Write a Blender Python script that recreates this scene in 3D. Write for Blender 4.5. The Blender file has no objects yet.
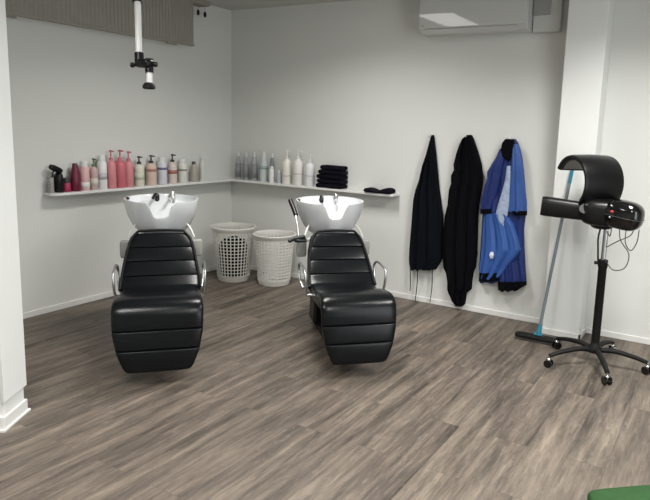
import bpy, bmesh, math, random
from mathutils import Vector, Matrix, noise
random.seed(7)
PI = math.pi
S = bpy.context.scene
COL = S.collection

# ------------------------------------------------------------------ camera
CAM = Vector((4.425147, -4.793316, 1.514004))
RGT = Vector((0.8623621, 0.5051387, 0.0341541))
UPV = Vector((-0.1085924, 0.1186536, 0.9869797))
FWD = Vector((-0.4945091, 0.8548428, -0.1571766))
FPX, PX, PY = 614.337, 367.765, 223.647
cd = bpy.data.cameras.new('camera'); cam = bpy.data.objects.new('camera', cd); COL.objects.link(cam)
cam.matrix_world = Matrix(((RGT.x, UPV.x, -FWD.x, CAM.x), (RGT.y, UPV.y, -FWD.y, CAM.y), (RGT.z, UPV.z, -FWD.z, CAM.z), (0, 0, 0, 1)))
cd.sensor_width = 36; cd.sensor_fit = 'HORIZONTAL'; cd.lens = FPX / 650 * 36
cd.shift_x = (325 - PX) / 650; cd.shift_y = (PY - 250) / 650; cd.clip_start = 0.05
S.camera = cam
S.view_settings.view_transform = 'Standard'; S.view_settings.look = 'None'
S.view_settings.gamma = 1; S.view_settings.use_curve_mapping = False
S.view_settings.exposure = 0.47
H = 2.6
# ------------------------------------------------------------------ world (dim daylight spill)
w = bpy.data.worlds.new('world'); S.world = w; w.use_nodes = True
w.node_tree.nodes['Background'].inputs[0].default_value = (0.8, 0.85, 0.9, 1)
w.node_tree.nodes['Background'].inputs[1].default_value = 0.3
# ceiling lamps of the room: (x, y, size_x, size_y, watts)
LAMPS = [(1.90, -1.50, 0.38, 0.84, 22), (4.15, -1.50, 0.38, 0.84, 34), (2.6, -4.2, 0.38, 0.84, 34), (4.7, -4.1, 0.38, 0.84, 44)]
for (x, y, sx, sy, e) in LAMPS:
    ld = bpy.data.lights.new('ceiling_lamp_light', 'AREA'); ld.shape = 'RECTANGLE'; ld.size = sx; ld.size_y = sy
    ld.energy = e; ld.spread = math.radians(146); ld.color = (1.0, 0.98, 0.94)
    lo = bpy.data.objects.new('ceiling_lamp_light', ld); lo.location = (x, y, H - 0.032); COL.objects.link(lo)
# daylight entering through the shop window on the right
ld = bpy.data.lights.new('window_daylight', 'AREA'); ld.shape = 'RECTANGLE'; ld.size = 2.6; ld.size_y = 1.7; ld.energy = 45
ld.color = (0.93, 0.97, 1.0)
lo = bpy.data.objects.new('window_daylight', ld); lo.location = (6.42, -3.3, 1.45); lo.rotation_euler = (0, PI / 2, 0); COL.objects.link(lo)

# ------------------------------------------------------------------ helpers
def W(px, py, y):
    """point of the wall-parallel plane at depth y seen at photo pixel px,py"""
    d = RGT * ((px - PX) / FPX) - UPV * ((py - PY) / FPX) + FWD
    return CAM + d * ((y - CAM.y) / d.y)

def node_mat(name, col, rough=0.5, metal=0.0, var=0.0, vscale=6.0, bump=0.0, bscale=40.0, coat=0.0, trans=0.0, emit=0.0, spec=0.5, sheen=0.0):
    m = bpy.data.materials.new(name); m.use_nodes = True
    nt = m.node_tree; b = nt.nodes['Principled BSDF']
    b.inputs['Base Color'].default_value = (*col, 1); b.inputs['Roughness'].default_value = rough
    b.inputs['Metallic'].default_value = metal; b.inputs['Coat Weight'].default_value = coat
    b.inputs['Transmission Weight'].default_value = trans; b.inputs['Specular IOR Level'].default_value = spec
    b.inputs['Sheen Weight'].default_value = sheen
    if emit:
        b.inputs['Emission Color'].default_value = (*col, 1); b.inputs['Emission Strength'].default_value = emit
    tc = nt.nodes.new('ShaderNodeTexCoord')
    if var:
        n = nt.nodes.new('ShaderNodeTexNoise'); n.inputs['Scale'].default_value = vscale; n.inputs['Detail'].default_value = 4
        nt.links.new(tc.outputs['Object'], n.inputs['Vector'])
        mx = nt.nodes.new('ShaderNodeMix'); mx.data_type = 'RGBA'
        nt.links.new(n.outputs['Fac'], mx.inputs[0])
        mx.inputs[6].default_value = (*[max(0, c * (1 - var)) for c in col], 1)
        mx.inputs[7].default_value = (*[min(1, c * (1 + var)) for c in col], 1)
        nt.links.new(mx.outputs[2], b.inputs['Base Color'])
    if bump:
        n = nt.nodes.new('ShaderNodeTexNoise'); n.inputs['Scale'].default_value = bscale; n.inputs['Detail'].default_value = 3
        nt.links.new(tc.outputs['Object'], n.inputs['Vector'])
        bp = nt.nodes.new('ShaderNodeBump'); bp.inputs['Strength'].default_value = bump; bp.inputs['Distance'].default_value = 0.01
        nt.links.new(n.outputs['Fac'], bp.inputs['Height']); nt.links.new(bp.outputs[0], b.inputs['Normal'])
    return m

M = {
 'wall': node_mat('wall_paint', (0.68, 0.69, 0.665), 0.75, var=0.02, vscale=1.5, bump=0.04, bscale=120),
 'pillar': node_mat('pillar_paint', (0.76, 0.775, 0.76), 0.6, var=0.015, vscale=2, bump=0.03, bscale=120),
 'ceil': node_mat('ceiling_paint', (0.50, 0.50, 0.475), 0.85, var=0.02, vscale=2, bump=0.05, bscale=90),
 'trim': node_mat('white_trim', (0.74, 0.74, 0.72), 0.4, var=0.01),
 'shelf': node_mat('white_laminate', (0.74, 0.74, 0.73), 0.35, var=0.01),
 'leather': node_mat('black_leatherette', (0.0035, 0.0045, 0.0055), 0.25, bump=0.06, bscale=160, spec=0.24),
 'leather2': node_mat('black_leatherette_piping', (0.002, 0.002, 0.003), 0.4, bump=0.1, bscale=120, spec=.25),
 'chrome': node_mat('chrome', (0.78, 0.78, 0.78), 0.18, 1.0, var=0.03),
 'brushed': node_mat('brushed_metal', (0.55, 0.56, 0.57), 0.35, 1.0, var=0.05, vscale=30),
 'porcelain': node_mat('white_porcelain', (0.62, 0.64, 0.66), 0.12, coat=0.4, var=0.01),
 'blackp': node_mat('black_plastic', (0.004, 0.004, 0.0045), 0.33, spec=.3, var=0.1, vscale=20),
 'blackgloss': node_mat('glossy_black_plastic', (0.003, 0.003, 0.0035), 0.12, coat=0.3, spec=.4, var=0.1),
 'blackmatt': node_mat('matt_black', (0.005, 0.005, 0.005), 0.6, spec=.25, var=0.1, vscale=30),
 'greyp': node_mat('grey_plastic', (0.30, 0.30, 0.28), 0.4, var=0.03),
 'whitep': node_mat('white_plastic', (0.72, 0.72, 0.69), 0.4, var=0.02),
 'basket': node_mat('ivory_basket_plastic', (0.66, 0.655, 0.61), 0.45, var=0.02),
 'basket2': node_mat('white_basket_plastic', (0.72, 0.71, 0.67), 0.45, var=0.02),
 'acw': node_mat('glossy_white_plastic', (0.56, 0.57, 0.55), 0.035, coat=0.0, var=0.01),
 'acb': node_mat('satin_white_plastic', (0.55, 0.56, 0.54), 0.35, var=0.01),
 'acg': node_mat('grey_recess_plastic', (0.30, 0.30, 0.29), 0.5, var=0.03),
 'blind': node_mat('taupe_blind_fabric', (0.30, 0.29, 0.25), 0.8, var=0.06, vscale=14, bump=0.1, bscale=80),
 'navy': node_mat('black_navy_cotton', (0.0025, 0.0035, 0.006), 0.9, var=0.3, vscale=9, bump=0.2, bscale=60, spec=.12),
 'blackcloth': node_mat('black_cotton', (0.002, 0.002, 0.0035), 0.9, var=0.3, vscale=9, bump=0.2, bscale=60, spec=.10),
 'towel': node_mat('black_terry', (0.0035, 0.003, 0.0085), 0.95, var=0.3, vscale=40, bump=0.6, bscale=220, spec=.15),
 'royal': node_mat('royal_blue_nylon', (0.004, 0.018, 0.125), 0.55, var=0.3, vscale=8, bump=0.3, bscale=25),
 'blue': node_mat('mid_blue_nylon', (0.028, 0.085, 0.30), 0.45, var=0.25, vscale=8, bump=0.3, bscale=25),
 'paleblue': node_mat('pale_printed_nylon', (0.32, 0.39, 0.52), 0.5, var=0.5, vscale=45, bump=0.2, bscale=25),
 'print': node_mat('white_print', (0.6, 0.64, 0.72), 0.6, var=0.1),
 'teal': node_mat('teal_plastic', (0.02, 0.19, 0.27), 0.4, var=0.05),
 'greypole': node_mat('grey_handle', (0.20, 0.25, 0.27), 0.4, 0.4, var=0.05),
 'green': node_mat('green_fabric', (0.014, 0.058, 0.013), 0.7, var=0.45, vscale=12, bump=0.4, bscale=50, spec=.25),
 'cable': node_mat('grey_cable', (0.05, 0.05, 0.05), 0.5, var=0.1),
 'lamp': node_mat('lamp_diffuser', (1.0, 0.98, 0.94), 0.5, emit=4.0, var=0.0),
 'glass': node_mat('window_glass', (0.9, 0.95, 0.97), 0.03, trans=1.0),
 'red': node_mat('red_indicator', (0.6, 0.03, 0.03), 0.3, var=0.05),
 'silverprint': node_mat('silver_marking', (0.55, 0.56, 0.58), 0.3, 0.6, var=0.05),
}

def floor_mat():
    m = bpy.data.materials.new('oak_vinyl_planks'); m.use_nodes = True; nt = m.node_tree; N = nt.nodes; L = nt.links
    b = N['Principled BSDF']
    tc = N.new('ShaderNodeTexCoord')
    mp = N.new('ShaderNodeMapping'); mp.inputs['Rotation'].default_value = (0, 0, PI / 2); L.new(tc.outputs['Object'], mp.inputs[0])
    br = N.new('ShaderNodeTexBrick'); L.new(mp.outputs[0], br.inputs['Vector'])
    br.inputs['Scale'].default_value = 1; br.inputs['Brick Width'].default_value = 1.21; br.inputs['Row Height'].default_value = 0.178
    br.inputs['Mortar Size'].default_value = 0.0012; br.inputs['Mortar Smooth'].default_value = 0.2; br.inputs['Bias'].default_value = 0.0
    br.offset = 0.37; br.offset_frequency = 2
    br.inputs['Color1'].default_value = (0, 0, 0, 1); br.inputs['Color2'].default_value = (1, 1, 1, 1); br.inputs['Mortar'].default_value = (0.5, 0.5, 0.5, 1)
    # per-plank offset of the grain
    add = N.new('ShaderNodeVectorMath'); add.operation = 'MULTIPLY_ADD'
    L.new(br.outputs['Color'], add.inputs[0]); add.inputs[1].default_value = (7.3, 3.1, 5.7); L.new(tc.outputs['Object'], add.inputs[2])
    def nz(scale, sx, sy, det, rough=0.6, dist=0.0):
        mm = N.new('ShaderNodeMapping'); mm.inputs['Scale'].default_value = (sx, sy, 1); L.new(add.outputs[0], mm.inputs[0])
        n = N.new('ShaderNodeTexNoise'); n.inputs['Scale'].default_value = scale; n.inputs['Detail'].default_value = det
        n.inputs['Roughness'].default_value = rough; n.inputs['Distortion'].default_value = dist; L.new(mm.outputs[0], n.inputs['Vector']); return n
    n1 = nz(1.0, 13.0, 1.0, 6, 0.66, 0.35)      # broad smoky streaks along the plank
    n2 = nz(1.0, 62.0, 5.5, 6, 0.78, 0.2)         # fine grain
    n3 = nz(1.0, 34.0, 7.0, 5, 0.75, 0.8)         # pale knotty flecks
    r1 = N.new('ShaderNodeValToRGB'); L.new(n1.outputs['Fac'], r1.inputs[0])
    e = r1.color_ramp.elements; e[0].position = 0.33; e[0].color = (0.050, 0.041, 0.034, 1); e[1].position = 0.67; e[1].color = (0.215, 0.178, 0.143, 1)
    x = e.new(0.5); x.color = (0.128, 0.106, 0.087, 1)
    r2 = N.new('ShaderNodeValToRGB'); L.new(n2.outputs['Fac'], r2.inputs[0])
    r2.color_ramp.elements[0].position = 0.36; r2.color_ramp.elements[0].color = (0.70, 0.70, 0.70, 1)
    r2.color_ramp.elements[1].position = 0.64; r2.color_ramp.elements[1].color = (1.26, 1.24, 1.21, 1)
    mul = N.new('ShaderNodeMix'); mul.data_type = 'RGBA'; mul.blend_type = 'MULTIPLY'; mul.inputs[0].default_value = 1
    L.new(r1.outputs[0], mul.inputs[6]); L.new(r2.outputs[0], mul.inputs[7])
    r3 = N.new('ShaderNodeValToRGB'); L.new(n3.outputs['Fac'], r3.inputs[0]); r3.color_ramp.elements[0].position = 0.55; r3.color_ramp.elements[1].position = 0.95
    mx = N.new('ShaderNodeMix'); mx.data_type = 'RGBA'; L.new(r3.outputs[0], mx.inputs[0]); L.new(mul.outputs[2], mx.inputs[6]); mx.inputs[7].default_value = (0.29, 0.25, 0.205, 1)
    # plank to plank tone
    mr = N.new('ShaderNodeMapRange'); L.new(br.outputs['Color'], mr.inputs[0]); mr.inputs[3].default_value = 0.94; mr.inputs[4].default_value = 1.05
    hs = N.new('ShaderNodeHueSaturation'); L.new(mr.outputs[0], hs.inputs['Value']); L.new(mx.outputs[2], hs.inputs['Color'])
    seam = N.new('ShaderNodeMix'); seam.data_type = 'RGBA'; L.new(br.outputs['Fac'], seam.inputs[0]); L.new(hs.outputs[0], seam.inputs[6]); seam.inputs[7].default_value = (0.085, 0.072, 0.060, 1)
    L.new(seam.outputs[2], b.inputs['Base Color'])
    b.inputs['Roughness'].default_value = 0.5; b.inputs['Specular IOR Level'].default_value = 0.35
    bp = N.new('ShaderNodeBump'); bp.inputs['Strength'].default_value = 0.15; bp.inputs['Distance'].default_value = 0.004
    L.new(n2.outputs['Fac'], bp.inputs['Height']); L.new(bp.outputs[0], b.inputs['Normal'])
    return m
M['floor'] = floor_mat()

def obj(name, bm, mat, parent=None, smooth=False, loc=None, bevel=0.0):
    me = bpy.data.meshes.new(name)
    bmesh.ops.recalc_face_normals(bm, faces=bm.faces)
    bm.to_mesh(me); bm.free()
    if smooth:
        for f in me.polygons: f.use_smooth = True
    o = bpy.data.objects.new(name, me); COL.objects.link(o)
    me.materials.append(M[mat] if isinstance(mat, str) else mat)
    if parent: o.parent = parent
    if loc: o.location = loc
    if bevel:
        md = o.modifiers.new('bevel', 'BEVEL'); md.width = bevel; md.segments = 2; md.limit_method = 'ANGLE'
    elif smooth:
        me.set_sharp_from_angle(angle=math.radians(50))
    return o
def thing(name, label, cat, loc=(0, 0, 0), rz=0, group=None):
    o = bpy.data.objects.new(name, None); COL.objects.link(o); o.empty_display_size = 0.05
    o.location = loc; o.rotation_euler = (0, 0, rz); o['label'] = label; o['category'] = cat
    if group: o['group'] = group
    return o
def tag(o, label, cat, group=None):
    o['label'] = label; o['category'] = cat
    if group: o['group'] = group
    return o
def struct(name, bm, mat, parent=None, **k):
    o = obj(name, bm, mat, parent, **k); o['kind'] = 'structure'; return o

def box(bm, x0, x1, y0, y1, z0, z1, rot=None):
    vs = [bm.verts.new((x, y, z)) for z in (z0, z1) for y in (y0, y1) for x in (x0, x1)]
    for f in ((0, 1, 3, 2), (4, 6, 7, 5), (0, 4, 5, 1), (2, 3, 7, 6), (0, 2, 6, 4), (1, 5, 7, 3)): bm.faces.new([vs[i] for i in f])
    return vs
def B(*a):
    bm = bmesh.new(); box(bm, *a); return bm
def rings(bm, rs, cap0=True, cap1=True, loop=False):
    """rs: list of rings (lists of Vectors, same length) -> skinned"""
    vv = [[bm.verts.new(p) for p in r] for r in rs]; n = len(vv[0])
    m = len(vv)
    for i in range(m if loop else m - 1):
        a, b_ = vv[i], vv[(i + 1) % m]
        for j in range(n): bm.faces.new((a[j], a[(j + 1) % n], b_[(j + 1) % n], b_[j]))
    if not loop:
        if cap0: bm.faces.new(vv[0][::-1])
        if cap1: bm.faces.new(vv[-1])
    return vv
def lathe(bm, prof, c=(0, 0, 0), n=24, cap0=True, cap1=True):
    rs = [[Vector((c[0] + r * math.cos(2 * PI * k / n), c[1] + r * math.sin(2 * PI * k / n), c[2] + z)) for k in range(n)] for r, z in prof]
    return rings(bm, rs, cap0, cap1)
def smooth_pts(pts, sub=6):
    P = [Vector(p) for p in pts]
    if len(P) < 3: return P
    Q = [P[0] * 2 - P[1]] + P + [P[-1] * 2 - P[-2]]; out = []
    for i in range(1, len(Q) - 2):
        for k in range(sub):
            t = k / sub; a, b_, c, d = Q[i - 1:i + 3]
            out.append(0.5 * ((2 * b_) + (c - a) * t + (2 * a - 5 * b_ + 4 * c - d) * t * t + (3 * b_ - a - 3 * c + d) * t ** 3))
    out.append(P[-1]); return out
def tube(bm, pts, r, n=10, sub=6, flat=None):
    P = smooth_pts(pts, sub) if sub > 1 else [Vector(p) for p in pts]
    rr = r if callable(r) else (lambda t: r)
    T0 = (P[1] - P[0]).normalized(); ref = Vector((0, 0, 1)) if abs(T0.z) < 0.9 else Vector((1, 0, 0))
    X = T0.cross(ref).normalized(); rs = []
    for i, p in enumerate(P):
        T = (P[min(i + 1, len(P) - 1)] - P[max(i - 1, 0)]).normalized()
        X = (X - T * X.dot(T)).normalized(); Y = T.cross(X); q = rr(i / (len(P) - 1))
        rs.append([p + X * q * math.cos(2 * PI * k / n) + Y * q * (flat or 1) * math.sin(2 * PI * k / n) for k in range(n)])
    return rings(bm, rs)
def TB(pts, r, **k):
    bm = bmesh.new(); tube(bm, pts, r, **k); return bm
def sgnpow(v, e): return math.copysign(abs(v) ** e, v)
def superell(bm, c, rx, ry, rz, e=0.5, n=24, m=12, R3=None):
    """rounded box"""
    rs = []
    for i in range(1, m):
        ph = -PI / 2 + PI * i / m
        ring = []
        for k in range(n):
            th = 2 * PI * k / n
            v = Vector((rx * sgnpow(math.cos(ph), e) * sgnpow(math.cos(th), e), ry * sgnpow(math.cos(ph), e) * sgnpow(math.sin(th), e), rz * sgnpow(math.sin(ph), e)))
            if R3: v = R3 @ v
            ring.append(v + Vector(c))
        rs.append(ring)
    return rings(bm, rs)

# ------------------------------------------------------------------ the room
XR, YB = 6.5, -6.6
struct('floor', B(-0.1, XR + .1, YB - .1, 0.1, -0.1, 0), 'floor')
struct('ceiling', B(-0.1, XR + .1, YB - .1, 0.1, H, H + 0.1), 'ceil')
struct('wall_left', B(-0.1, 0, YB, 0, 0, H), 'wall')
struct('wall_back', B(-0.1, XR + .1, 0, 0.1, 0, H), 'wall')
struct('wall_near', B(-0.1, XR + .1, YB - .1, YB, 0, H), 'wall')
bm = bmesh.new(); box(bm, XR, XR + .1, YB, 0, 0, 0.55); box(bm, XR, XR + .1, YB, 0, 2.35, H)
box(bm, XR, XR + .1, YB, -4.7, 0.55, 2.35); box(bm, XR, XR + .1, -1.9, 0, 0.55, 2.35); struct('wall_right', bm, 'wall')
bm = bmesh.new(); box(bm, XR - .02, XR + .1, -4.7, -1.9, 0.5, 0.56); box(bm, XR, XR + .1, -4.7, -1.9, 2.3, 2.36)
for yy in (-4.7, -3.33, -1.96): box(bm, XR, XR + .1, yy, yy + .06, 0.55, 2.35)
win = struct('window_1', bm, 'trim')
obj('window_pane', B(XR + .05, XR + .056, -4.64, -1.96, 0.56, 2.3), 'glass', win)
# skirting boards (thin)
def skirting(name, x0, x1, y0, y1, h=0.045, mat='trim'): return struct(name, B(x0, x1, y0, y1, 0, h), mat, bevel=0.003)
skirting('baseboard_left', 0, 0.012, YB, -0.012)
skirting('baseboard_back', 0, 3.33, -0.012, 0)
skirting('baseboard_right', 3.624, XR, -0.012, 0)
# square column on the back wall
struct('wall_column', B(3.342, 3.612, -0.21, 0, 0, H), 'pillar', bevel=0.004)
bm = bmesh.new(); box(bm, 3.33, 3.624, -0.222, -0.21, 0, 0.04); box(bm, 3.33, 3.342, -0.222, -0.012, 0, .04); box(bm, 3.612, 3.624, -0.222, -0.012, 0, .04)
struct('baseboard_column', bm, 'trim')
# free wall end at the left edge of the picture
def prism(pts, z0, z1):
    bm = bmesh.new(); a = [bm.verts.new((x, y, z0)) for x, y in pts]; b_ = [bm.verts.new((x, y, z1)) for x, y in pts]
    n = len(pts); bm.faces.new(a[::-1]); bm.faces.new(b_)
    for i in range(n): bm.faces.new((a[i], a[(i + 1) % n], b_[(i + 1) % n], b_[i]))
    return bm
def grow(pts, g):
    cx = sum(p[0] for p in pts) / len(pts); cy = sum(p[1] for p in pts) / len(pts)
    return [(cx + (x - cx) * (1 + g / max(.01, math.hypot(x - cx, y - cy))), cy + (y - cy) * (1 + g / max(.01, math.hypot(x - cx, y - cy)))) for x, y in pts]
PP = [(1.456, -3.102), (1.548, -3.254), (1.518, -3.274), (1.34, -3.17)]
struct('wall_end', prism(PP, 0, H), 'pillar', bevel=0.004)
struct('trim_1', prism([(1.454, -3.084), (1.566, -3.262), (1.548, -3.268), (1.43, -3.098)], 0.145, H), 'pillar', bevel=0.002)
struct('trim_2', prism(grow(PP, 0.018), 0, 0.072), 'trim', bevel=0.004)
struct('trim_3', prism(grow(PP, 0.034), 0, 0.014), 'trim', bevel=0.003)

# ceiling lamps
for i, (x, y, sx, sy, e) in enumerate(LAMPS):
    t = thing('ceiling_light', 'slim rectangular white panel lamp on the ceiling', 'ceiling light', (x, y, H), 0, 'rectangular ceiling panel lamps')
    bm = bmesh.new(); h = sx / 2 + .02; g = sy / 2 + .02
    for a in ((-h, h, -g, -g + .03), (-h, h, g - .03, g), (-h, -h + .03, -g + .03, g - .03), (h - .03, h, -g + .03, g - .03)): box(bm, *a, -0.03, 0)
    obj('frame', bm, 'trim', t)
    obj('diffuser', B(-h + .03, h - .03, -g + .03, g - .03, -0.025, -0.001), 'lamp', t)

# ------------------------------------------------------------------ L-shaped shelf
def shelf_mesh():
    zt, th, d = 0.935, 0.02, 0.13
    pts = [(0, 0), (1.965, 0), (1.965, -d + .02), (1.945, -d), (d, -d), (d, -1.985)]
    pts += [(d - .05 + .05 * math.cos(a), -1.985 - .06 * math.sin(a)) for a in (0.3, .6, .9, 1.2, PI / 2)] + [(0, -2.045)]
    bm = bmesh.new(); a = [bm.verts.new((x, y, zt - th)) for x, y in pts]; b_ = [bm.verts.new((x, y, zt)) for x, y in pts]
    n = len(pts); bm.faces.new(a[::-1]); bm.faces.new(b_)
    for i in range(n): bm.faces.new((a[i], a[(i + 1) % n], b_[(i + 1) % n], b_[i]))
    return bm
tag(obj('corner_shelf', shelf_mesh(), 'shelf', bevel=0.003), 'long narrow white shelf running round the room corner under the bottles', 'shelf')
ZS = 0.935

# ------------------------------------------------------------------ bottles
def cmat(name, col, rough=0.35): 
    if name not in M: M[name] = node_mat(name, col, rough, var=0.03, vscale=12)
    return name
def bottle(name, x, y, wd, h, col, label, cat='bottle', kind='pump', cap=None, band=None, group=None, rz=0.0):
    t = thing(name, label, cat, (x, y, ZS), rz, group)
    r = min(wd, 0.10) * 0.5; bc = cmat('bottle_' + col[0], col[1]); cc = cmat('cap_' + (cap or ('white', (0.7, 0.7, 0.7)))[0], (cap or ('white', (0.7, 0.7, 0.7)))[1])
    bm = bmesh.new()
    if kind == 'pump':
        hb = h * 0.74
        lathe(bm, [(r * .9, 0), (r, .006), (r, hb * .80), (r * .93, hb * .88), (r * .55, hb * .97), (r * .36, hb)], n=20); obj('bottle_body', bm, bc, t, True)
        bm = bmesh.new(); lathe(bm, [(r * .42, hb - .002), (r * .42, hb + .018), (r * .16, hb + .02), (r * .14, h - .016), (r * .3, h - .014), (r * .3, h)], n=14)
        box(bm, 0, r * .95, -r * .14, r * .14, h - .014, h - .003); obj('pump', bm, cc, t, True)
        hh = hb
    elif kind == 'tall':      # straight aerosol / shampoo bottle with a narrower cap
        hb = h * 0.82
        lathe(bm, [(r * .92, 0), (r, .005), (r, hb * .95), (r * .8, hb)], n=20); obj('bottle_body', bm, bc, t, True)
        bm = bmesh.new(); lathe(bm, [(r * .72, hb - .001), (r * .72, h * .96), (r * .6, h)], n=16); obj('bottle_cap', bm, cc, t, True)
        hh = hb
    elif kind == 'taper':
        hb = h * 0.86
        lathe(bm, [(r * .9, 0), (r, .008), (r * .98, hb * .45), (r * .8, hb * .8), (r * .5, hb)], n=20); obj('bottle_body', bm, bc, t, True)
        bm = bmesh.new(); lathe(bm, [(r * .5, hb - .001), (r * .45, h * .98), (r * .36, h)], n=16); obj('bottle_cap', bm, cc, t, True)
        hh = hb
    elif kind == 'jar':
        hb = h * 0.68
        lathe(bm, [(r * .95, 0), (r, .005), (r, hb * .95), (r * .9, hb)], n=20); obj('jar_body', bm, bc, t, True)
        bm = bmesh.new(); lathe(bm, [(r, hb - .001), (r * 1.02, hb + .003), (r * 1.02, h * .97), (r * .95, h)], n=20); obj('lid', bm, cc, t, True)
        hh = hb
    if band:
        k = cmat('label_' + band[0], band[1]); rb = r * (1.012 if kind != 'taper' else 1.02)
        bm = bmesh.new(); z0, z1 = hh * band[2], hh * band[3]
        lathe(bm, [(rb, z0), (rb, z1)], n=20, cap0=False, cap1=False)
        lb = obj('bottle_label', bm, k, t, True); sm = lb.modifiers.new('solid', 'SOLIDIFY'); sm.thickness = 0.0012
    return t
DK = ('dark', (0.03, 0.03, 0.03)); WH = ('white', (0.72, 0.72, 0.70)); GR = ('green', (0.10, 0.19, 0.10)); PK = ('pink', (0.55, 0.17, 0.20))
MR = ('maroon', (0.10, 0.010, 0.03)); SV = ('silver', (0.34, 0.35, 0.36))
X = 0.065
bottle('jar', X, -1.893, .062, .105, ('crimson', (0.30, 0.02, 0.07)), 'small crimson jar with dark lid beside the black spray bottle', 'jar', 'jar', DK)
bottle('bottle', X, -1.818, .084, .215, ('maroon', (0.13, 0.008, 0.03)), 'dark maroon round-shouldered bottle on the left shelf', kind='taper', cap=MR)
bottle('bottle', X, -1.738, .074, .230, ('blush', (0.66, 0.40, 0.40)), 'pale pink bottle with white cap right of the maroon bottle', kind='tall', cap=WH, band=('white', (.72, .68, .66), .1, .35))
bottle('bottle', X, -1.655, .064, .250, ('dusty', (0.52, 0.36, 0.35)), 'dusty pink slim bottle with green spray top', kind='pump', cap=GR, band=('cream', (.6, .55, .5), .15, .5))
bottle('bottle', X, -1.578, .074, .270, ('white', (0.74, 0.74, 0.74)), 'white bottle with grey print just left of the tall pink bottles', kind='tall', cap=WH, band=('greyprint', (.5, .5, .52), .35, .6))
bottle('bottle', X, -1.492, .078, .312, ('pink', (0.62, 0.24, 0.26)), 'tall pink pump bottle directly right of the white grey-printed bottle', kind='pump', cap=PK)
bottle('bottle', X, -1.405, .088, .312, ('rose', (0.55, 0.15, 0.18)), 'tall deep rose pump bottle between two lighter pink ones', kind='pump', cap=PK)
bottle('bottle', X, -1.322, .078, .300, ('pink', (0.62, 0.24, 0.26)), 'tall pink pump bottle, the rightmost pink one, next to the cream bottle', kind='pump', cap=PK)
bottle('bottle', X, -1.214, .084, .256, ('cream', (0.66, 0.65, 0.56)), 'cream pump bottle with dark pump next to the tall pink bottles', kind='pump', cap=DK, band=('palegreen', (.58, .62, .5), .3, .6))
bottle('bottle', X, -1.085, .092, .262, ('peach', (0.66, 0.50, 0.42)), 'broad peach pump bottle with dark pump', kind='pump', cap=DK, band=('rust', (.42, .2, .16), .62, .74))
bottle('bottle', X, -0.963, .086, .240, ('lilac', (0.60, 0.61, 0.68)), 'lilac white bottle with dark blue band and white cap above the left basin', kind='tall', cap=WH, band=('navyprint', (.12, .12, .25), .66, .76))
bottle('bottle', X, -0.845, .082, .265, ('shell', (0.68, 0.58, 0.53)), 'off-white pump bottle with dark pump and reddish label', kind='pump', cap=DK, band=('brick', (.38, .14, .12), .45, .62))
bottle('bottle', X, -0.725, .082, .220, ('ivory', (0.68, 0.67, 0.62)), 'ivory bottle with thin grey band just left of the short greyish beige bottle', kind='tall', cap=WH, band=('darkprint', (.25, .25, .23), .6, .7))
bottle('bottle', X, -0.585, .074, .190, ('beige', (0.40, 0.36, 0.31)), 'short greyish beige bottle near the room corner', kind='taper', cap=DK)
bottle('bottle', X, -0.475, .050, .265, ('clear', (0.66, 0.66, 0.62)), 'slim pale bottle closest to the corner on the left shelf', kind='pump', cap=WH)
Y = -0.065
for k, (x, wd, h, lab) in enumerate([(.150, .058, .27, 'slim silver-grey bottle, the one nearest the room corner on the right shelf'),
        (.254, .062, .268, 'slim silver-grey bottle, second from the corner on the right shelf'),
        (.362, .068, .280, 'slim silver-grey bottle, third from the corner on the right shelf')]):
    bottle('bottle', x, Y, wd, h, SV, lab, kind='taper', cap=('lightgrey', (0.55, 0.56, 0.56)), group='slim silver-grey bottles on the right shelf', band=('dark silver', (.22, .23, .24), .1, .7))
bottle('bottle', .484, Y, .080, .290, ('steel', (0.52, 0.57, 0.57)), 'wider light silver bottle standing in front of the dark grey slim one', kind='taper', cap=('lightgrey', (0.55, 0.56, 0.56)), band=('teal print', (.3, .4, .4), .5, .62))
bottle('bottle', .568, -.04, .050, .280, ('slate', (0.20, 0.21, 0.22)), 'slim dark grey bottle behind the small white tube', kind='taper', cap=('lightgrey', (0.55, 0.56, 0.56)))
bottle('tube', .607, -.095, .050, .160, ('white', (0.74, 0.74, 0.74)), 'small white tube bottle between the silver and white pump bottles', 'tube', kind='tall', cap=WH)
bottle('bottle', .675, Y, .044, .125, ('greylilac', (0.42, 0.42, 0.46)), 'tiny grey bottle left of the white pump bottles', kind='tall', cap=('lightgrey', (0.55, 0.56, 0.56)))
bottle('bottle', .770, Y, .086, .324, ('warmwhite', (0.76, 0.74, 0.66)), 'large warm white pump bottle, leftmost of the three', kind='pump', cap=WH, band=('cream', (.6, .55, .5), .3, .36))
bottle('bottle', .905, Y, .094, .328, ('pearl', (0.76, 0.73, 0.70)), 'large white pump bottle, middle of the three', kind='pump', cap=WH, band=('pinkline', (.6, .5, .46), .42, .47))
bottle('bottle', 1.040, Y, .086, .295, ('coolwhite', (0.74, 0.75, 0.76)), 'large cool white pump bottle beside the folded black towels', kind='pump', cap=WH, band=('greyline', (.55, .56, .58), .42, .47))
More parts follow.
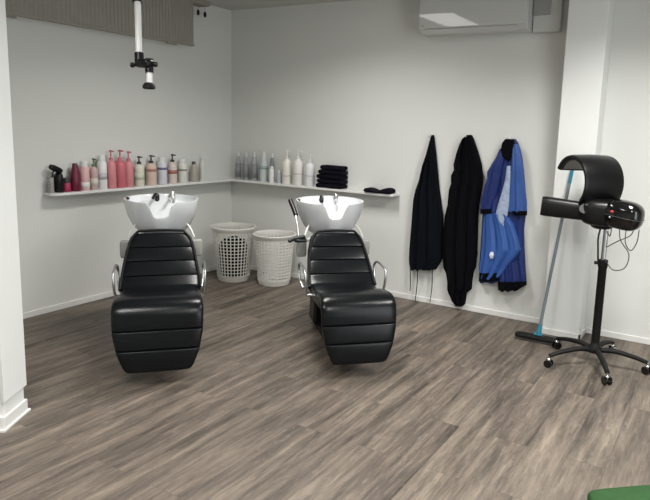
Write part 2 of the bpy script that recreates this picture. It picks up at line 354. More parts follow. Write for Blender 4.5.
# black trigger spray bottle with a clear grey bottle beside it
t = thing('spray_bottle', 'black trigger spray bottle at the open end of the left shelf', 'spray bottle', (X, -1.956, ZS), 0.0)
bm = bmesh.new(); lathe(bm, [(.030, 0), (.033, .006), (.033, .07), (.036, .10), (.028, .135), (.014, .15)], n=18); obj('bottle_body', bm, 'blackp', t, True)
bm = bmesh.new(); superell(bm, (0.0, -.02, .178), .02, .055, .022, .6, R3=Matrix.Rotation(.45, 3, 'X').inverted()); lathe(bm, [(.014, .145), (.014, .17)], n=12); obj('spray_head', bm, 'blackp', t, True)
obj('trigger', TB([(0, -.028, .170), (0, -.046, .150), (0, -.048, .118)], .006), 'blackp', t, True)
bottle('bottle', X - .005, -2.016, .040, .115, ('smoke', (0.26, 0.26, 0.25)), 'squat grey bottle at the very end of left shelf', kind='jar', cap=('smokelid', (0.3, 0.3, 0.29)))

# folded towels: each towel is a folded slab of its own
def towel_mesh(w, d, h, seed, wave=0.006, skew=0.0):
    bm = bmesh.new(); rnd = random.Random(seed); ph = rnd.random() * 6
    rs = []
    N = 22; K = 24
    for i in range(N + 1):
        f = i / N; x = -w / 2 + w * f
        e = min(1, (min(f, 1 - f) * w / 0.012)) ** .5 if 0 < f < 1 else 0.35
        ring = []
        for k in range(K):
            th = 2 * PI * k / K; c, s = math.cos(th), math.sin(th)
            yy = sgnpow(c, .35) * d / 2 * (0.9 + .1 * e); zz = sgnpow(s, .6) * h / 2 * (.55 + .45 * e)
            if c < -.7: zz *= .97
            ring.append(Vector((x + skew * (zz + h / 2) + .004 * math.sin(3 * yy / d + ph), yy + 0.004 * math.sin(9 * f + ph), h / 2 + zz + wave * math.sin(5 * f + ph) * (zz + h / 2) / h + wave * .6 * math.sin(11 * f + 2 * ph) * (zz + h / 2) / h)))
        rs.append(ring)
    rings(bm, rs); return bm
zz = ZS; tn = ['bottom', 'second lowest', 'third lowest', 'fourth lowest', 'topmost']
for k in range(5):
    h = .0415; ww = (.27, .265, .268, .26, .235)[k]
    o = obj('folded_towel', towel_mesh(ww, .12, h, k, .0008, 0), 'towel', None, True, loc=(1.290 + (0, .006, .004, .012, .02)[k], -0.067, zz))
    o.rotation_euler = (0, 0, (.0, .03, -.02, .02, -.03)[k])
    tag(o, 'folded black towel, %s of the stack on the shelf' % tn[k], 'towel', 'folded black towels stacked on the shelf'); zz += h + .0004
o = obj('folded_towel', towel_mesh(.26, .14, .036, 9, .012), 'towel', None, True, loc=(1.805, -0.078, ZS))
tag(o, 'single flat folded dark towel at the right end of the shelf', 'towel')

# ------------------------------------------------------------------ laundry baskets
def basket(name, loc, h, rb, rt, mat, label, strip, gap_w, rz=0):
    t = thing(name, label, 'basket', loc, rz)
    n = 32
    def rad(z): return rb + (rt - rb) * (z / h) ** 1.1
    th = .003
    bm = bmesh.new()
    z0, z1 = .045, h * .93
    # vertical slats
    for k in range(n):
        a = 2 * PI * k / n; M2 = 7
        rs = []
        for i in range(M2 + 1):
            z = z0 + (z1 - z0) * i / M2; r = rad(z); hw = strip * (r / rb)
            c, s = math.cos(a), math.sin(a); tx, ty = -s, c
            rs.append([Vector(((r + q) * c + u * tx, (r + q) * s + u * ty, z)) for q, u in ((-.007, -hw), (.0015, -hw), (.0015, hw), (-.007, hw))])
        rings(bm, rs)
    # horizontal bands
    nb = 14
    for i in range(nb):
        z = z0 + (z1 - z0) * (i + .5) / nb; hh = gap_w
        prof = [(rad(z - hh) - th, z - hh), (rad(z - hh) + th * .4, z - hh), (rad(z + hh) + th * .4, z + hh), (rad(z + hh) - th, z + hh)]
        rs = [[Vector((r * math.cos(2 * PI * k / n), r * math.sin(2 * PI * k / n), q)) for r, q in prof] for k in range(n)]
        rings(bm, rs, loop=True)
    obj('lattice', bm, mat, t)
    bm = bmesh.new(); lathe(bm, [(rb * .90, 0), (rb * .96, .004), (rad(.05) + .003, .05), (rad(.05) - .002, .05), (rb * .9, .012)], n=48); obj('bottom', bm, mat, t, True)
    bm = bmesh.new(); R_ = rt; prof = [(rad(z1) - .003, z1 - .004), (rad(z1) + .003, z1 - .006), (R_ + .014, h - .016), (R_ + .017, h - .006), (R_ + .012, h), (R_ - .002, h), (R_ - .006, h - .006)]
    rs = [[Vector((r * math.cos(2 * PI * k / 48), r * math.sin(2 * PI * k / 48), q)) for r, q in prof] for k in range(48)]
    rings(bm, rs, loop=True); obj('rim', bm, mat, t, True)
    return t
basket('laundry_basket', (.412, -.418, 0), .525, .150, .200, 'basket', 'ivory round lattice laundry basket in the room corner, the left of the pair', .0034, .0034, .4)
basket('laundry_basket', (.815, -.300, 0), .485, .150, .190, 'basket2', 'whiter round laundry basket nearer the right chair with finer holes', .0056, .0066, .9)

bm = bmesh.new(); rs = []
for i in range(15):
    f = i / 14; rr = .133 * min(1, math.sqrt(max(.02, 1 - (2 * f - 1) ** 6))); ring = []
    for k in range(28):
        a = 2 * PI * k / 28; q = rr * (1 + .07 * math.sin(3 * a + 5 * f) + .05 * math.sin(7 * a - 9 * f))
        ring.append(Vector((q * math.cos(a), q * math.sin(a), .02 + .385 * f + .018 * f * math.sin(2 * a + 1) + .012 * f * math.sin(5 * a))))
    rs.append(ring)
rings(bm, rs)
o = obj('laundry', bm, 'blackcloth', None, True, loc=(.412, -.418, 0)); tag(o, 'dark laundry showing through the lattice of the basket in the corner', 'laundry')

# ------------------------------------------------------------------ shampoo chairs
def loft(bm, stations, K=32, e=0.32):
    """stations: (centre(u,z), normal(u,z), halfwidth, thickness, vshift) cross sections are rounded rectangles"""
    rs = []
    for (cu, cz), (nu, nz), hw, th in stations:
        ring = []
        for k in range(K):
            a = 2 * PI * k / K
            v = hw * sgnpow(math.cos(a), e); q = th / 2 * sgnpow(math.sin(a), e * 1.3)
            ring.append(Vector((cu + nu * q, v, cz + nz * q)))
        rs.append(ring)
    rings(bm, rs)
def path_stations(path, wfun, tfun, seams, n=60, crown=0.0):
    P = smooth_pts([(a, 0, b_) for a, b_ in path], 14)
    L = [0]
    for i in range(1, len(P)): L.append(L[-1] + (P[i] - P[i - 1]).length)
    tot = L[-1]; out = []
    def at(s):
        for i in range(1, len(P)):
            if L[i] >= s: f = (s - L[i - 1]) / max(1e-9, L[i] - L[i - 1]); return P[i - 1].lerp(P[i], f)
        return P[-1]
    fs = sorted(set([0, .004, .012, .025, .975, .988, .996, 1] + [i / n for i in range(n + 1)] + [max(0, min(1, s + d)) for s in seams for d in (-.012, -.006, 0, .006, .012)]))
    for f in fs:
        p = at(f * tot); a = at(max(0, f - .02) * tot); b_ = at(min(1, f + .02) * tot); T = (b_ - a).normalized(); N_ = (-T.z, T.x)
        if N_[1] < -0.2 and False: N_ = (T.z, -T.x)
        d = min(f, 1 - f) * tot; r = .028
        e = math.sqrt(max(0.02, 1 - (1 - min(1, d / r)) ** 2))
        g = 1 - sum(.30 * max(0, 1 - abs(f - s) / .010) for s in seams)
        pad = 1.0
        if seams:   # slight puff between seams
            ss = [0] + list(seams) + [1]
            for i in range(len(ss) - 1):
                if ss[i] <= f <= ss[i + 1]: q = (f - ss[i]) / (ss[i + 1] - ss[i]); pad = 0.9 + .1 * math.sin(PI * q) ** .5
        out.append(((p.x, p.z), N_, wfun(f) - .012 * (1 - e), tfun(f) * e * g * pad))
    return out
def lerp_fun(*kv):
    def f(t):
        for (a, x), (b_, y) in zip(kv, kv[1:]):
            if t <= b_: return x + (y - x) * (t - a) / (b_ - a)
        return kv[-1][1]
    return f

def basin_mesh():
    bm = bmesh.new(); K = 64; cu = -.50; a0, b0 = .24, .25; zr, zb = .955, .705
    def notch(th):
        d = abs((th + PI) % (2 * PI) - PI)
        q = max(0, min(1, (.37 - d) / .22)); return q * q * (3 - 2 * q)
    def rimz(th, inner=False): return zr - (.105) * notch(th) + .012 * (1 - math.cos(th)) * .5
    out = []
    prof_o = [(.34, 0), (.48, .02), (.64, .12), (.79, .30), (.91, .55), (.98, .80), (1.0, .95), (1.0, 1.0)]
    prof_i = [(.955, 1.0), (.94, .94), (.87, .78), (.74, .62), (.56, .51), (.32, .455), (.08, .44)]
    for lst in (prof_o, prof_i):
        for (r, g) in lst:
            ring = []
            for k in range(K):
                th = 2 * PI * k / K; rz_ = rimz(th)
                z = zb + (rz_ - zb) * g
                if lst is prof_i and r < .9: z += .085 * ((1 - math.cos(th)) / 2) ** 3 * min(1, (.87 - r) / .13 + .2) * min(1, r / .6)
                rr = r + (.0 if r < .9 else -.06 * notch(th))
                ring.append(Vector((cu + a0 * rr * math.cos(th), b0 * rr * math.sin(th), z)))
            out.append(ring)
    rings(bm, out); return bm

def shampoo_unit(loc, rz, label, ws=1.0):
    t = thing('shampoo_chair', label, 'salon chair', loc, rz)
    # cushions (profile u forward, z up)
    st = path_stations([(-.300, .745), (-.235, .665), (-.15, .56), (-.06, .465), (.0, .42)], lerp_fun((0, .165 * ws), (.08, .195 * ws), (.30, .222 * ws), (.75, .245 * ws), (1, .25 * ws)), lambda f: .07, [.27, .50, .75])
    bm = bmesh.new(); loft(bm, st); bk = obj('backrest', bm, 'leather', t, True)
    bm = bmesh.new()
    for s in (-1, 1):
        pts = [(-.27, s * .145 * ws, .768), (-.232, s * .190 * ws, .715), (-.15, s * .218 * ws, .612), (-.06, s * .238 * ws, .505), (.01, s * .245 * ws, .445)]
        tube(bm, pts, .009, n=8)
    tube(bm, [(-.27, -.145 * ws, .768), (-.274, 0, .772), (-.27, .145 * ws, .768)], .009, n=8)
    obj('piping', bm, 'leather2', bk, True)
    st = path_stations([(-.06, .425), (.10, .415), (.26, .425), (.40, .435)], lerp_fun((0, .235 * ws), (1, .245 * ws)), lambda f: .085, [])
    bm = bmesh.new(); loft(bm, st); obj('seat', bm, 'leather', t, True)
    st = path_stations([(.24, .455), (.36, .466), (.435, .458), (.474, .415), (.492, .31), (.508, .20), (.51, .13), (.50, .095)],
                       lerp_fun((0, .235 * ws), (.12, .243 * ws), (.40, .250 * ws), (.62, .245 * ws), (.80, .225 * ws), (.93, .195 * ws), (1, .17 * ws)), lambda f: .07, [.585, .775])
    bm = bmesh.new(); loft(bm, st); lr = obj('leg_rest', bm, 'leather', t, True)
    # body under the seat, rear column and base plate
    bm = bmesh.new(); box(bm, -.10, .34, -.11, .11, .20, .385); obj('seat_base', bm, 'blackp', t, bevel=.02)
    bm = bmesh.new(); box(bm, -.62, -.02, -.09, .09, 0, .04); obj('base_plate', bm, 'blackmatt', t, bevel=.01)
    bm = bmesh.new(); box(bm, -.16, .02, -.08, .08, .04, .21); obj('plinth', bm, 'blackp', t, bevel=.01)
    bm = bmesh.new()
    rings(bm, [[Vector((-.50 + a * k * .12, b_ * k * .14, z)) for a, b_ in ((1, 1), (-1, 1), (-1, -1), (1, -1))] for z, k in ((.04, .9), (.40, .8), (.62, .75), (.715, .7))])
    obj('column', bm, 'blackp', t, bevel=.02)
    obj('basin', basin_mesh(), 'porcelain', t, True)
    bs = t.children[-1] if t.children else t
    # mixer: chrome spout and black lever on the rear shelf of the bowl
    bm = bmesh.new(); lathe(bm, [(.021, .80), (.021, .945), (.017, .985), (.012, .992)], (-.645, .072, 0), 16); tube(bm, [(-.645, .072, .945), (-.60, .06, .975), (-.545, .045, .955)], .009)
    fa = obj('faucet', bm, 'chrome', t, True)
    bm = bmesh.new(); lathe(bm, [(.017, .85), (.017, .965), (.012, .972)], (-.655, -.035, 0), 14); tube(bm, [(-.655, -.035, .966), (-.62, -.045, .975), (-.565, -.06, .955)], .012, n=8)
    obj('mixer_lever', bm, 'blackgloss', t, True)
    bm = bmesh.new(); lathe(bm, [(.014, 0), (.014, .012), (.010, .016)], (-.545, -.228, .948), 12); obj('rim_button', bm, 'blackp', t, True)
    bm = bmesh.new(); lathe(bm, [(.028, 0), (.03, .004), (.012, .006)], (-.50, 0, .814), 16); obj('drain', bm, 'chrome', t, True)
    for s in (-1, 1):
        # chrome arm loop
        bm = bmesh.new()
        pts = [(-.10, s * .255, .41), (-.16, s * .266, .455), (-.19, s * .270, .53), (-.13, s * .272, .573), (0.0, s * .272, .578), (.085, s * .272, .563), (.105, s * .270, .52), (.098, s * .266, .46), (.085, s * .257, .405)]
        tube(bm, pts, .0085, n=10, sub=7, flat=1.0)
        tube(bm, [(.085, s * .257, .41), (.085, s * .15, .405)], .010, sub=1); tube(bm, [(-.10, s * .255, .415), (-.10, s * .15, .41)], .010, sub=1)
        ar = obj('armrest', bm, 'brushed', t, True)
        # grey side cover hanging beside the backrest
        bm = bmesh.new(); superell(bm, (-.335, s * .232, .635), .018, .036, .060, .35, n=20, m=10); obj('side_cover', bm, 'greyp' , t, True)
        bm = bmesh.new(); tube(bm, [(-.34, s * .20, .69), (-.40, s * .15, .70), (-.47, s * .10, .70)], .011); tube(bm, [(-.335, s * .215, .71), (-.36, s * .19, .77), (-.42, s * .16, .80)], .007)
        obj('strut', bm, 'whitep', t, True)
    return t
shampoo_unit((1.382, -2.150, 0), math.radians(-43), 'black reclining salon shampoo chair with white basin, the left one nearer the pillar')
c2 = shampoo_unit((2.270, -1.380, 0), math.radians(-45), 'black salon shampoo chair with white basin beside the white baskets, with a black side lever', .93)
# the right unit carries a black handled lever and a black tray at its left side
obj('lever', TB([(-.47, -.300, .965), (-.42, -.285, .92), (-.37, -.270, .87)], .017, n=10), 'blackp', c2, True)
obj('lever_rod', TB([(-.375, -.272, .875), (-.31, -.268, .81), (-.27, -.265, .73)], .0075, n=8), 'brushed', c2, True)
bm = bmesh.new(); superell(bm, (-.25, -.255, .712), .045, .045, .013, .5); tube(bm, [(-.24, -.335, .705), (-.25, -.30, .720), (-.25, -.22, .735)], .014)
obj('tray', bm, 'blackp', c2, True)

# ------------------------------------------------------------------ ceiling arm
t = thing('hanging_arm', 'white jointed pole with black clamps hanging from the ceiling above the left chair', 'ceiling arm', (2.03, -2.82, H))
def D(px, py, d): return CAM + (RGT * ((px - PX) / FPX) - UPV * ((py - PY) / FPX) + FWD) * d - Vector((2.03, -2.82, H))
a = D(139.0, 54, 2.85); b_ = D(137.4, 0, 2.86); top = b_ + (b_ - a).normalized() * ((0 - b_.z) / ((b_ - a).normalized().z))
bm = bmesh.new(); tube(bm, [a, top], .0150, n=14, sub=1); obj('pole', bm, 'shelf', t, True)
k1 = b_ + (b_ - a) * .02
bm = bmesh.new(); tube(bm, [b_ + (b_ - a) * -.04, b_ + (b_ - a) * .28], .024, n=14, sub=1); obj('pole_collar', bm, 'blackp', t, True)
bm = bmesh.new(); tube(bm, [top + Vector((0, 0, 0)), top - Vector((0, 0, .03))], .055, n=20, sub=1); obj('ceiling_rose', bm, 'shelf', t, True)
bm = bmesh.new(); c = D(142, 61, 2.85)
tube(bm, [D(139.0, 53, 2.85), D(139.6, 66, 2.85)], .021, n=14, sub=1)
superell(bm, D(144.5, 63.5, 2.84), .042, .026, .020, .5); tube(bm, [D(149, 59, 2.84), D(149.3, 73, 2.84)], .019, n=14, sub=1)
tube(bm, [D(132, 65, 2.84), D(157, 64.5, 2.84)], .0075, n=8, sub=1); tube(bm, [D(131, 65, 2.84), D(134, 65, 2.84)], .012, n=10, sub=1); tube(bm, [D(154, 64.5, 2.84), D(157, 64.5, 2.84)], .012, n=10, sub=1)
obj('joint', bm, 'blackp', t, True)
bm = bmesh.new(); tube(bm, [D(149.6, 72, 2.84), D(149.6, 84, 2.84)], .0145, n=14, sub=1); obj('lower_tube', bm, 'shelf', t, True)
bm = bmesh.new(); q = D(149, 86.5, 2.84); lathe(bm, [(.017, .018), (.026, .008), (.03, -.006), (.022, -.012)], q, 18); obj('foot_cap', bm, 'blackmatt', t, True)

# ------------------------------------------------------------------ raised blind on the left wall
t = thing('window_blind', 'taupe vertically ribbed blind casing along the top of the left wall', 'blind', (0, -0.62, 2.19))
bm = bmesh.new(); n = 300; L0 = -5.2
front = []
rs = []
for i in range(n + 1):
    y = 0 + L0 * i / n; xx = .115 + (.006 if i % 2 else 0)
    rs.append([Vector((0.001, y, 0)), Vector((xx, y, 0.0)), Vector((xx, y, .365)), Vector((.001, y, .365))])
rings(bm, rs); obj('ribbed_panel', bm, 'blind', t)
obj('headrail', B(0.001, .13, L0, .19, .365, .408), 'blind', t)
bm = bmesh.new(); box(bm, .09, .124, L0, .004, -.014, .004); obj('bottom_rail', bm, 'blind', t)
for ya, yb, rr_ in ((-.30, -.19, .012), (-1.72, -1.62, .014)): obj('rail_clip', TB([(.10, ya, -.018), (.10, yb, -.018)], rr_), 'blind', t, True)
for k, (yy, zz_) in enumerate([(.075, .29), (.160, .285)]):
    cdn = obj('cord', TB([(.10, yy, .4), (.10, yy, zz_)], .0018, n=6, sub=1), 'blind', t, True)
    bm = bmesh.new(); lathe(bm, [(.006, .03), (.012, .02), (.015, -.005), (.009, -.02)], (.10, yy, zz_), 12); obj('cord_knob', bm, 'blackp', cdn, True)

# ------------------------------------------------------------------ air conditioner and duct box
t = thing('air_conditioner', 'glossy white wall air conditioner with a lamp reflection, high beside the column', 'air conditioner', (2.175, 0, 2.262))
def acbody(bm, w, prof):
    rings(bm, [[Vector((x, y, z)) for y, z in prof] for x in (0, w)])
bm = bmesh.new(); acbody(bm, .875, [(0, .0), (0, .29), (-.17, .29), (-.19, .275), (-.195, .03), (-.16, -.003), (-.05, -.012)]); obj('housing', bm, 'acb', t, bevel=.008)
bm = bmesh.new(); acbody(bm, .865, [(-.19, .035), (-.19, .285), (-.21, .285), (-.21, .032), (-.205, .028)]); o = obj('front_panel', bm, 'acw', t, bevel=.004); o.location = (.005, 0, 0)
bm = bmesh.new(); acbody(bm, .76, [(-.155, -.006), (-.196, .026), (-.2, .022), (-.158, -.012)]); o = obj('louvre', bm, 'acb', t, bevel=.002); o.location = (.05, 0, 0)
obj('sensor_window', B(.03, .05, -.213, -.19, .045, .055), 'acg', t)
db = thing('pipe_cover', 'white boxed pipe cover between the air conditioner and the column', 'pipe cover', (3.055, 0, 2.245))
bm = bmesh.new(); box(bm, 0, .205, -.07, 0, 0, H - 2.245); obj('cover_box', bm, 'acb', db, bevel=.008)
obj('grille_plate', B(.0, .13, -.085, -.069, .12, H - 2.245 - .01), 'acg', db, bevel=.006)

# ------------------------------------------------------------------ hanging garments
def panel(rows, yf, depth, folds=3, amp=.012, seed=0, back=-0.012, NX=34, sub=5, flat_edge=.25, jagamp=.006):
    """rows: (photo y, x left, x right) of the outline at wall distance yf; closed cloth body with folds"""
    rnd = random.Random(seed); ph = [rnd.random() * 6.28 for _ in range(6)]
    R_ = []
    for i in range(len(rows) - 1):
        for k in range(sub):
            f = k / sub; R_.append([rows[i][j] + (rows[i + 1][j] - rows[i][j]) * f for j in range(3)])
    R_.append(list(rows[-1]))
    bm = bmesh.new(); rs = []
    for i, (yy, xl, xr) in enumerate(R_):
        A_, B_ = W(xl, yy, yf), W(xr, yy, yf); wd = abs(B_.x - A_.x); ring = []
        dep = depth * min(1, wd / .12 + .25)
        for k in range(NX + 1):
            f = k / NX; e = math.sqrt(max(0, 1 - (2 * f - 1) ** 2)) ** .7
            fo = math.sin(folds * 2 * PI * f + ph[0] + .4 * math.sin(A_.z * 5 + ph[1])) + .5 * math.sin(folds * 4.3 * PI * f + ph[2] + A_.z * 3)
            y = back - (dep * (flat_edge + (1 - flat_edge) * e)) - amp * e * fo * min(1, wd / .15)
            p = A_.lerp(B_, f); jag = 0
            if i >= len(R_) - 2: jag = jagamp * math.sin(folds * 9 * f + ph[3])
            ring.append(Vector((p.x, min(y, back - .004), p.z + jag)))
        for k in range(NX, -1, -1):
            p = ring[k]; ring.append(Vector((p.x, back, p.z)))
        rs.append(ring)
    rings(bm, rs); return bm
def wall_hook(px, py, label):
    p = W(px, py, -.02); t = thing('wall_hook', label, 'hook', (p.x, 0, p.z))
    bm = bmesh.new(); box(bm, -.014, .014, -.008, 0, -.025, .03); obj('hook_plate', bm, 'whitep', t, bevel=.003)
    obj('peg', TB([(0, -.006, 0), (0, -.045, -.004), (0, -.062, .008), (0, -.064, .022)], .006), 'whitep', t, True)
    return t
wall_hook(431, 137, 'small white wall hook holding the narrow dark apron')
wall_hook(467.5, 137, 'small white wall hook holding the long black cape')
wall_hook(509, 139, 'small white wall hook holding the blue gown')
yf = -.06
A1 = thing('apron', 'narrow black apron with three dangling ties, leftmost of the hanging garments', 'apron', (W(431, 137, yf).x, 0, 1.42))
def under(parent, o): # keep world geometry while parenting to the thing
    o.parent = parent; o.matrix_parent_inverse = Matrix.Translation(-parent.location); return o
rows = [(135, 429.6, 431.8), (145, 427.2, 433), (155, 425, 434.3), (165, 421.5, 435.2), (180, 418, 436.6), (190, 414.5, 437.6), (200, 412.3, 439), (215, 411, 441), (228, 410, 441), (245, 408.6, 441), (258, 407.8, 441), (264, 408, 438), (270, 409.5, 434)]
under(A1, obj('apron_body', panel(rows, yf, .06, 3, .014, 1), 'navy', None, True))
for pts in ([(410, 262), (410.5, 278), (410, 291)], [(418, 264), (417, 285), (415, 302)], [(432.5, 262), (432, 285), (430, 302)]):
    under(A1, obj('tie', TB([W(x, y, -.04) for x, y in pts], .0075, n=8, flat=.35), 'blackcloth', None, True))
A2 = thing('cape', 'long black cape hanging between the narrow apron and the blue gown', 'cape', (W(467, 137, yf).x, 0, 1.42))
rows = [(135, 465.5, 470), (139, 461, 472), (145, 458, 474), (155, 454.5, 477.3), (165, 452, 480), (170, 452.5, 480.5), (176, 449.5, 481.5), (184, 449.5, 481), (190, 447.5, 480), (205, 446, 477.5), (215, 443.5, 476.5), (235, 441.3, 476), (255, 441, 475.5), (268, 442, 474), (273, 444.5, 472), (282, 446, 470.5), (290, 446, 470), (294, 447.5, 465), (301, 451, 464), (306, 455, 463)]
under(A2, obj('cape_body', panel(rows, yf, .07, 3, .014, 5), 'blackcloth', None, True))
# blue gown: overlapping cloth panels
G = thing('gown', 'bright and royal blue salon gown with black edging on the wall hook by the column', 'gown', (W(508, 139, yf).x, 0, 1.42))
rows = [(139, 505, 514), (143, 502.5, 516.5), (150, 499, 519), (160, 494.5, 521), (170, 489, 522.3), (185, 484.5, 523.5), (197, 481.5, 524.5), (213, 481, 524.5), (230, 480, 522.5), (250, 478.8, 523), (270, 477.5, 524), (283, 478, 525)]
under(G, obj('inner_layer', panel(rows, yf, .05, 3, .010, 11), 'royal', None, True))
rows = [(139, 504.5, 513), (143, 501.5, 514), (150, 500, 513.5), (157, 502, 513), (161, 506, 512)]
under(G, obj('collar', panel(rows, yf - .02, .03, 1, .004, 12, back=-.055), 'blackcloth', None, True))
rows = [(149, 499, 504), (158, 495, 503.5), (168, 489, 502), (172, 486.5, 501), (178, 486.5, 500), (188, 483.5, 498), (198, 481, 495), (207, 480, 491), (211, 480, 490)]
o = under(G, obj('left_flap', panel(rows, yf - .02, .035, 2, .008, 13, back=-.05), 'royal', None, True)); o['label'] = 'royal blue flap'
rows = [(209, 479.6, 491), (214, 480, 490.5)]
under(G, obj('flap_edging', panel(rows, yf - .02, .038, 2, .008, 13, back=-.05), 'blackcloth', None, True))
rows = [(144, 511.5, 516.8), (152, 511, 519.5), (165, 510.5, 521.8), (176, 510, 522.8), (190, 509, 524.3), (203, 508.5, 525.8), (212, 507, 526)]
o = under(G, obj('right_flap', panel(rows, yf - .025, .04, 2, .007, 14, back=-.05), 'blue', None, True)); o['label'] = 'lighter blue flap'
rows = [(211, 510, 526), (215, 513, 525.8)]
under(G, obj('flap_edging', panel(rows, yf - .025, .043, 2, .007, 14, back=-.05), 'blackcloth', None, True))
rows = [(166, 505.5, 510.5), (180, 504, 510), (195, 500, 509.5), (208, 496, 509), (222, 493, 505), (236, 497, 501)]
o = under(G, obj('print_strip', panel(rows, yf - .03, .042, 1, .004, 15, back=-.05), 'paleblue', None, True)); o['label'] = 'pale printed strip'
rows = [(176, 510, 511.5), (200, 507, 508.6), (224, 505, 506.5)]
under(G, obj('zip', panel(rows, yf - .04, .052, 1, .002, 16, back=-.05), 'blackcloth', None, True))
rows = [(214, 483, 506), (225, 482, 513), (240, 481, 518), (250, 480, 520), (258, 479.5, 515), (268, 478.5, 507), (275, 478, 502), (279, 478, 497)]
o = under(G, obj('front_panel', panel(rows, yf - .02, .045, 3, .010, 17, back=-.045), 'blue', None, True)); o['label'] = 'mid blue front panel'
rows = [(262, 499, 522), (272, 498, 524), (280, 497.5, 525), (286, 497, 524), (290, 497.2, 512)]
under(G, obj('lower_panel', panel(rows, yf - .015, .04, 2, .010, 18, back=-.035), 'royal', None, True))
rows = [(273, 478.2, 499), (276, 478, 499), (281, 477.8, 498)]
under(G, obj('hem', panel(rows, yf - .02, .05, 2, .008, 19, back=-.045), 'blackcloth', None, True))
rows = [(282, 497, 525.5), (286, 497, 525.3), (291, 497.5, 515)]
under(G, obj('hem', panel(rows, yf - .02, .05, 2, .008, 20, back=-.045), 'blackcloth', None, True))
rows = [(252, 490.8, 493), (255, 490, 493.8), (258, 490.8, 493)]
under(G, obj('printed_mark', panel(rows, yf - .03, .0615, 1, .001, 21, back=-.08, flat_edge=.9), 'print', None, True))

# ------------------------------------------------------------------ floor squeegee / broom leaning on the column
t = thing('floor_broom', 'black headed broom with long grey handle leaning on the white column', 'broom', (3.365, -.43, 0))
bm = bmesh.new(); superell(bm, (0, 0, .03), .165, .04, .016, .4, R3=Matrix.Rotation(.02, 3, 'Z')); obj('broom_head', bm, 'blackmatt', t, True)
bm = bmesh.new(); superell(bm, (0, -.004, .012), .160, .032, .012, .3, R3=Matrix.Rotation(.02, 3, 'Z')); obj('pad', bm, 'cable', t, True)
c0 = Vector((0.0, .02, .045)); c1 = Vector((3.468 - 3.365, -.236 + .43, 1.255)); dd = (c1 - c0).normalized()
bm = bmesh.new(); tube(bm, [c0 + Vector((0, 0, -.012)), c0 + dd * .03, c0 + dd * .075], lambda u: .022 - .008 * u, n=12); tube(bm, [c0 + Vector((-.03, 0, 0)), c0 + Vector((.03, 0, 0))], .012, sub=1); obj('connector', bm, 'teal', t, True)
bm = bmesh.new(); tube(bm, [c0 + dd * .06, c1 - dd * .09], .0115, n=12, sub=1); obj('handle', bm, 'greypole', t, True)
bm = bmesh.new(); tube(bm, [c1 - dd * .10, c1 - dd * .01, c1], lambda u: .0135 if u < .95 else .008, n=12, sub=2); obj('grip', bm, 'teal', t, True)

# ------------------------------------------------------------------ hair processor on wheeled stand
t = thing('hair_dryer_stand', 'black hood hair processor on a five-wheeled stand in front of the white column', 'hair dryer', (3.80, -.66, 0))
for k in range(5):
    a = math.radians(6 + 72 * k); c, s = math.cos(a), math.sin(a)
    bm = bmesh.new(); pts = [(0.02 * c, .02 * s, .105), (.12 * c, .12 * s, .115), (.24 * c, .24 * s, .098), (.322 * c, .322 * s, .076)]
    tube(bm, pts, lambda u: .021 - .006 * u, n=12, flat=.85); lg = obj('leg', bm, 'blackmatt', t, True)
    bm = bmesh.new(); cx, cy = .325 * c, .325 * s; yw = a + .9 + k; wx, wy = math.cos(yw), math.sin(yw)
    for q in (-1, 1):
        P0 = Vector((cx + wx * q * .010, cy + wy * q * .010, .026)); P1 = Vector((cx + wx * q * .024, cy + wy * q * .024, .026))
        tube(bm, [P0, P1], .026, n=18, sub=1)
    obj('caster_wheel', bm, 'blackgloss', lg, True)
    bm = bmesh.new(); lathe(bm, [(.006, .03), (.006, .075)], (cx, cy, 0), 8); superell(bm, (cx, cy, .048), .012, .012, .012, .8, 10, 6); obj('caster_fork', bm, 'chrome', lg, True)
bm = bmesh.new(); lathe(bm, [(.03, .085), (.045, .09), (.045, .12), (.032, .135), (.026, .16)], n=20); obj('hub', bm, 'blackmatt', t, True)
bm = bmesh.new(); lathe(bm, [(.027, .12), (.027, .66), (.031, .665), (.031, .71), (.022, .715)], n=20); obj('lower_tube', bm, 'blackmatt', t, True)
bm = bmesh.new(); lathe(bm, [(.0165, .70), (.0165, .94)], n=16); obj('upper_tube', bm, 'brushed', t, True)
obj('clamp_knob', TB([(0, 0, .69), (-.05, -.02, .69)], .011), 'blackp', t, True)
F = Vector((-.72, .69, 0)).normalized(); Wd = Vector((.69, .72, 0)).normalized(); Z = Vector((0, 0, 1))
# central housing
Rm = Matrix((( .98, -.2, 0), (.2, .98, 0), (0, 0, 1)))
bm = bmesh.new(); superell(bm, (-.02, -.01, 1.02), .145, .11, .085, .55, 32, 16, Rm); superell(bm, (-.03, 0, .955), .075, .07, .045, .7, 24, 10, Rm); obj('motor_housing', bm, 'blackp', t, True)
# arched heating hood
def arch(bm, C0, f, wv, r, a0, a1, w0, w1, th, n=26):
    rs = []
    for i in range(n + 1):
        a = a0 + (a1 - a0) * i / n; fr = i / n
        ring = []
        for rr, ww in ((r - th, w0 + .01), (r - th * .5, w0), (r - .004, w0 + .003), (r, w0 + .02), (r + .004, (w0 + w1) / 2), (r, w1 - .02), (r - .004, w1 - .003), (r - th * .5, w1), (r - th, w1 - .01), (r - th - .004, (w0 + w1) / 2)):
            ring.append(C0 + f * (rr * math.cos(a)) + Z * (rr * math.sin(a)) + wv * ww)
        rs.append(ring)
    rings(bm, rs)
C0 = F * .165 + Vector((-.02, 0, 1.195))
bm = bmesh.new(); arch(bm, C0, F, Wd, .180, math.radians(222), math.radians(28), -.165, .12, .032); hd = obj('hood', bm, 'blackp', t, True)
bm = bmesh.new(); arch(bm, C0, F, Wd, .146, math.radians(150), math.radians(34), -.14, .075, .004); obj('reflector', bm, 'greyp', hd, True)
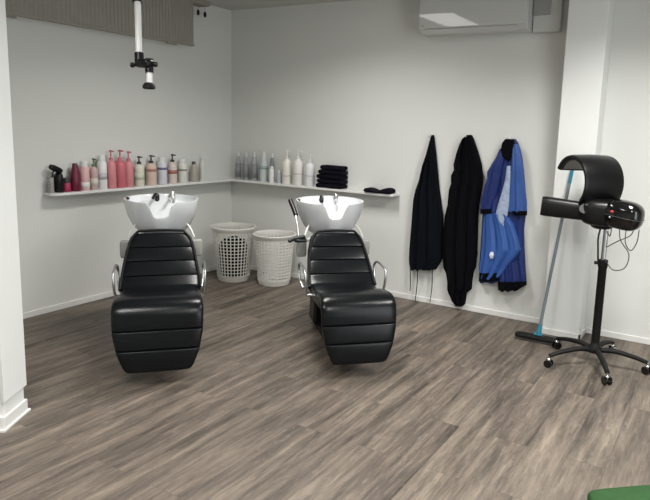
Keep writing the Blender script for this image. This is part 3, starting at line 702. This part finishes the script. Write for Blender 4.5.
# left heating arm
e0 = Vector((-.10, -.02, 1.015)); e1 = Vector((-.402, -.085, 1.035)); ax = (e1 - e0).normalized()
bm = bmesh.new(); sd = ax.cross(Z).normalized(); upn = sd.cross(ax); rs = []
for i in range(13):
    f = i / 12; p = e0.lerp(e1, f); g = .98 + .12 * f; cap = 1 if i < 12 else .93
    rs.append([p + sd * (.045 * g * cap * sgnpow(math.cos(2 * PI * k / 24), .7)) + upn * (.060 * g * cap * sgnpow(math.sin(2 * PI * k / 24), .7)) for k in range(24)])
rings(bm, rs); la = obj('heating_arm', bm, 'blackp', t, True)
bm = bmesh.new(); tube(bm, [Vector((-.13, -.075, 1.03)), Vector((-.125, -.115, 1.045))], .030, n=20, sub=1); obj('hinge_knob', bm, 'cable', t, True)
# right glossy heating arm
R2 = Matrix.Rotation(math.radians(-7), 3, 'Y') @ Matrix.Rotation(math.radians(10), 3, 'Z')
bm = bmesh.new(); superell(bm, (.105, -.07, 1.022), .118, .085, .092, .72, 32, 16, R2.inverted()); ra = obj('heating_arm', bm, 'blackgloss', t, True); ra['label'] = 'glossy rounded arm'
bm = bmesh.new(); superell(bm, (.105, -.071, 1.014), .120, .087, .005, .72, 32, 8, R2.inverted()); obj('seam_ring', bm, 'cable', ra, True)
bm = bmesh.new(); superell(bm, (.045, -.142, 1.045), .012, .006, .006, .9, 12, 8); obj('indicator_light', bm, 'red', ra, True)
bm = bmesh.new(); superell(bm, (.035, -.146, 1.010), .006, .005, .006, .9, 12, 8); obj('button', bm, 'silverprint', ra, True)
for pts in ([(.012, -.02, .72), (.07, -.05, .665), (.14, -.06, .69), (.155, -.06, .78), (.10, -.06, .86), (.085, -.05, .93)],
            [(.015, -.02, .80), (.08, -.06, .85), (.15, -.07, .895), (.17, -.07, .93)],
            [(.20, -.06, .94), (.195, -.07, .86), (.165, -.07, .805), (.13, -.07, .85), (.125, -.06, .93)],
            [(.01, -.02, .90), (.035, -.06, .88), (.04, -.06, .93)]):
    obj('cable', TB(pts, .0032, n=7), 'cable', t, True)
obj('cable', TB([(-.028, -.01, .94), (-.04, -.02, .86), (-.036, -.01, .77), (-.03, 0, .69)], .006, n=7), 'blackp', t, True)

# ------------------------------------------------------------------ green upholstered stool at the lower right corner
t = thing('green_stool', 'green fabric stool cut off by the lower right corner of the photo', 'stool', (4.505, -2.985, 0), math.radians(41))
bm = bmesh.new(); superell(bm, (0, 0, .385), .252, .252, .065, .15, 48, 16); obj('seat', bm, 'green', t, True)
obj('apron_frame', B(-.22, .22, -.22, .22, .29, .325), 'blackmatt', t, bevel=.005)
for sx in (-1, 1):
    for sy in (-1, 1):
        obj('leg', TB([(sx * .19, sy * .19, .30), (sx * .205, sy * .205, .0)], lambda u: .017 - .005 * u, sub=1, n=12), 'blackmatt', t, True)
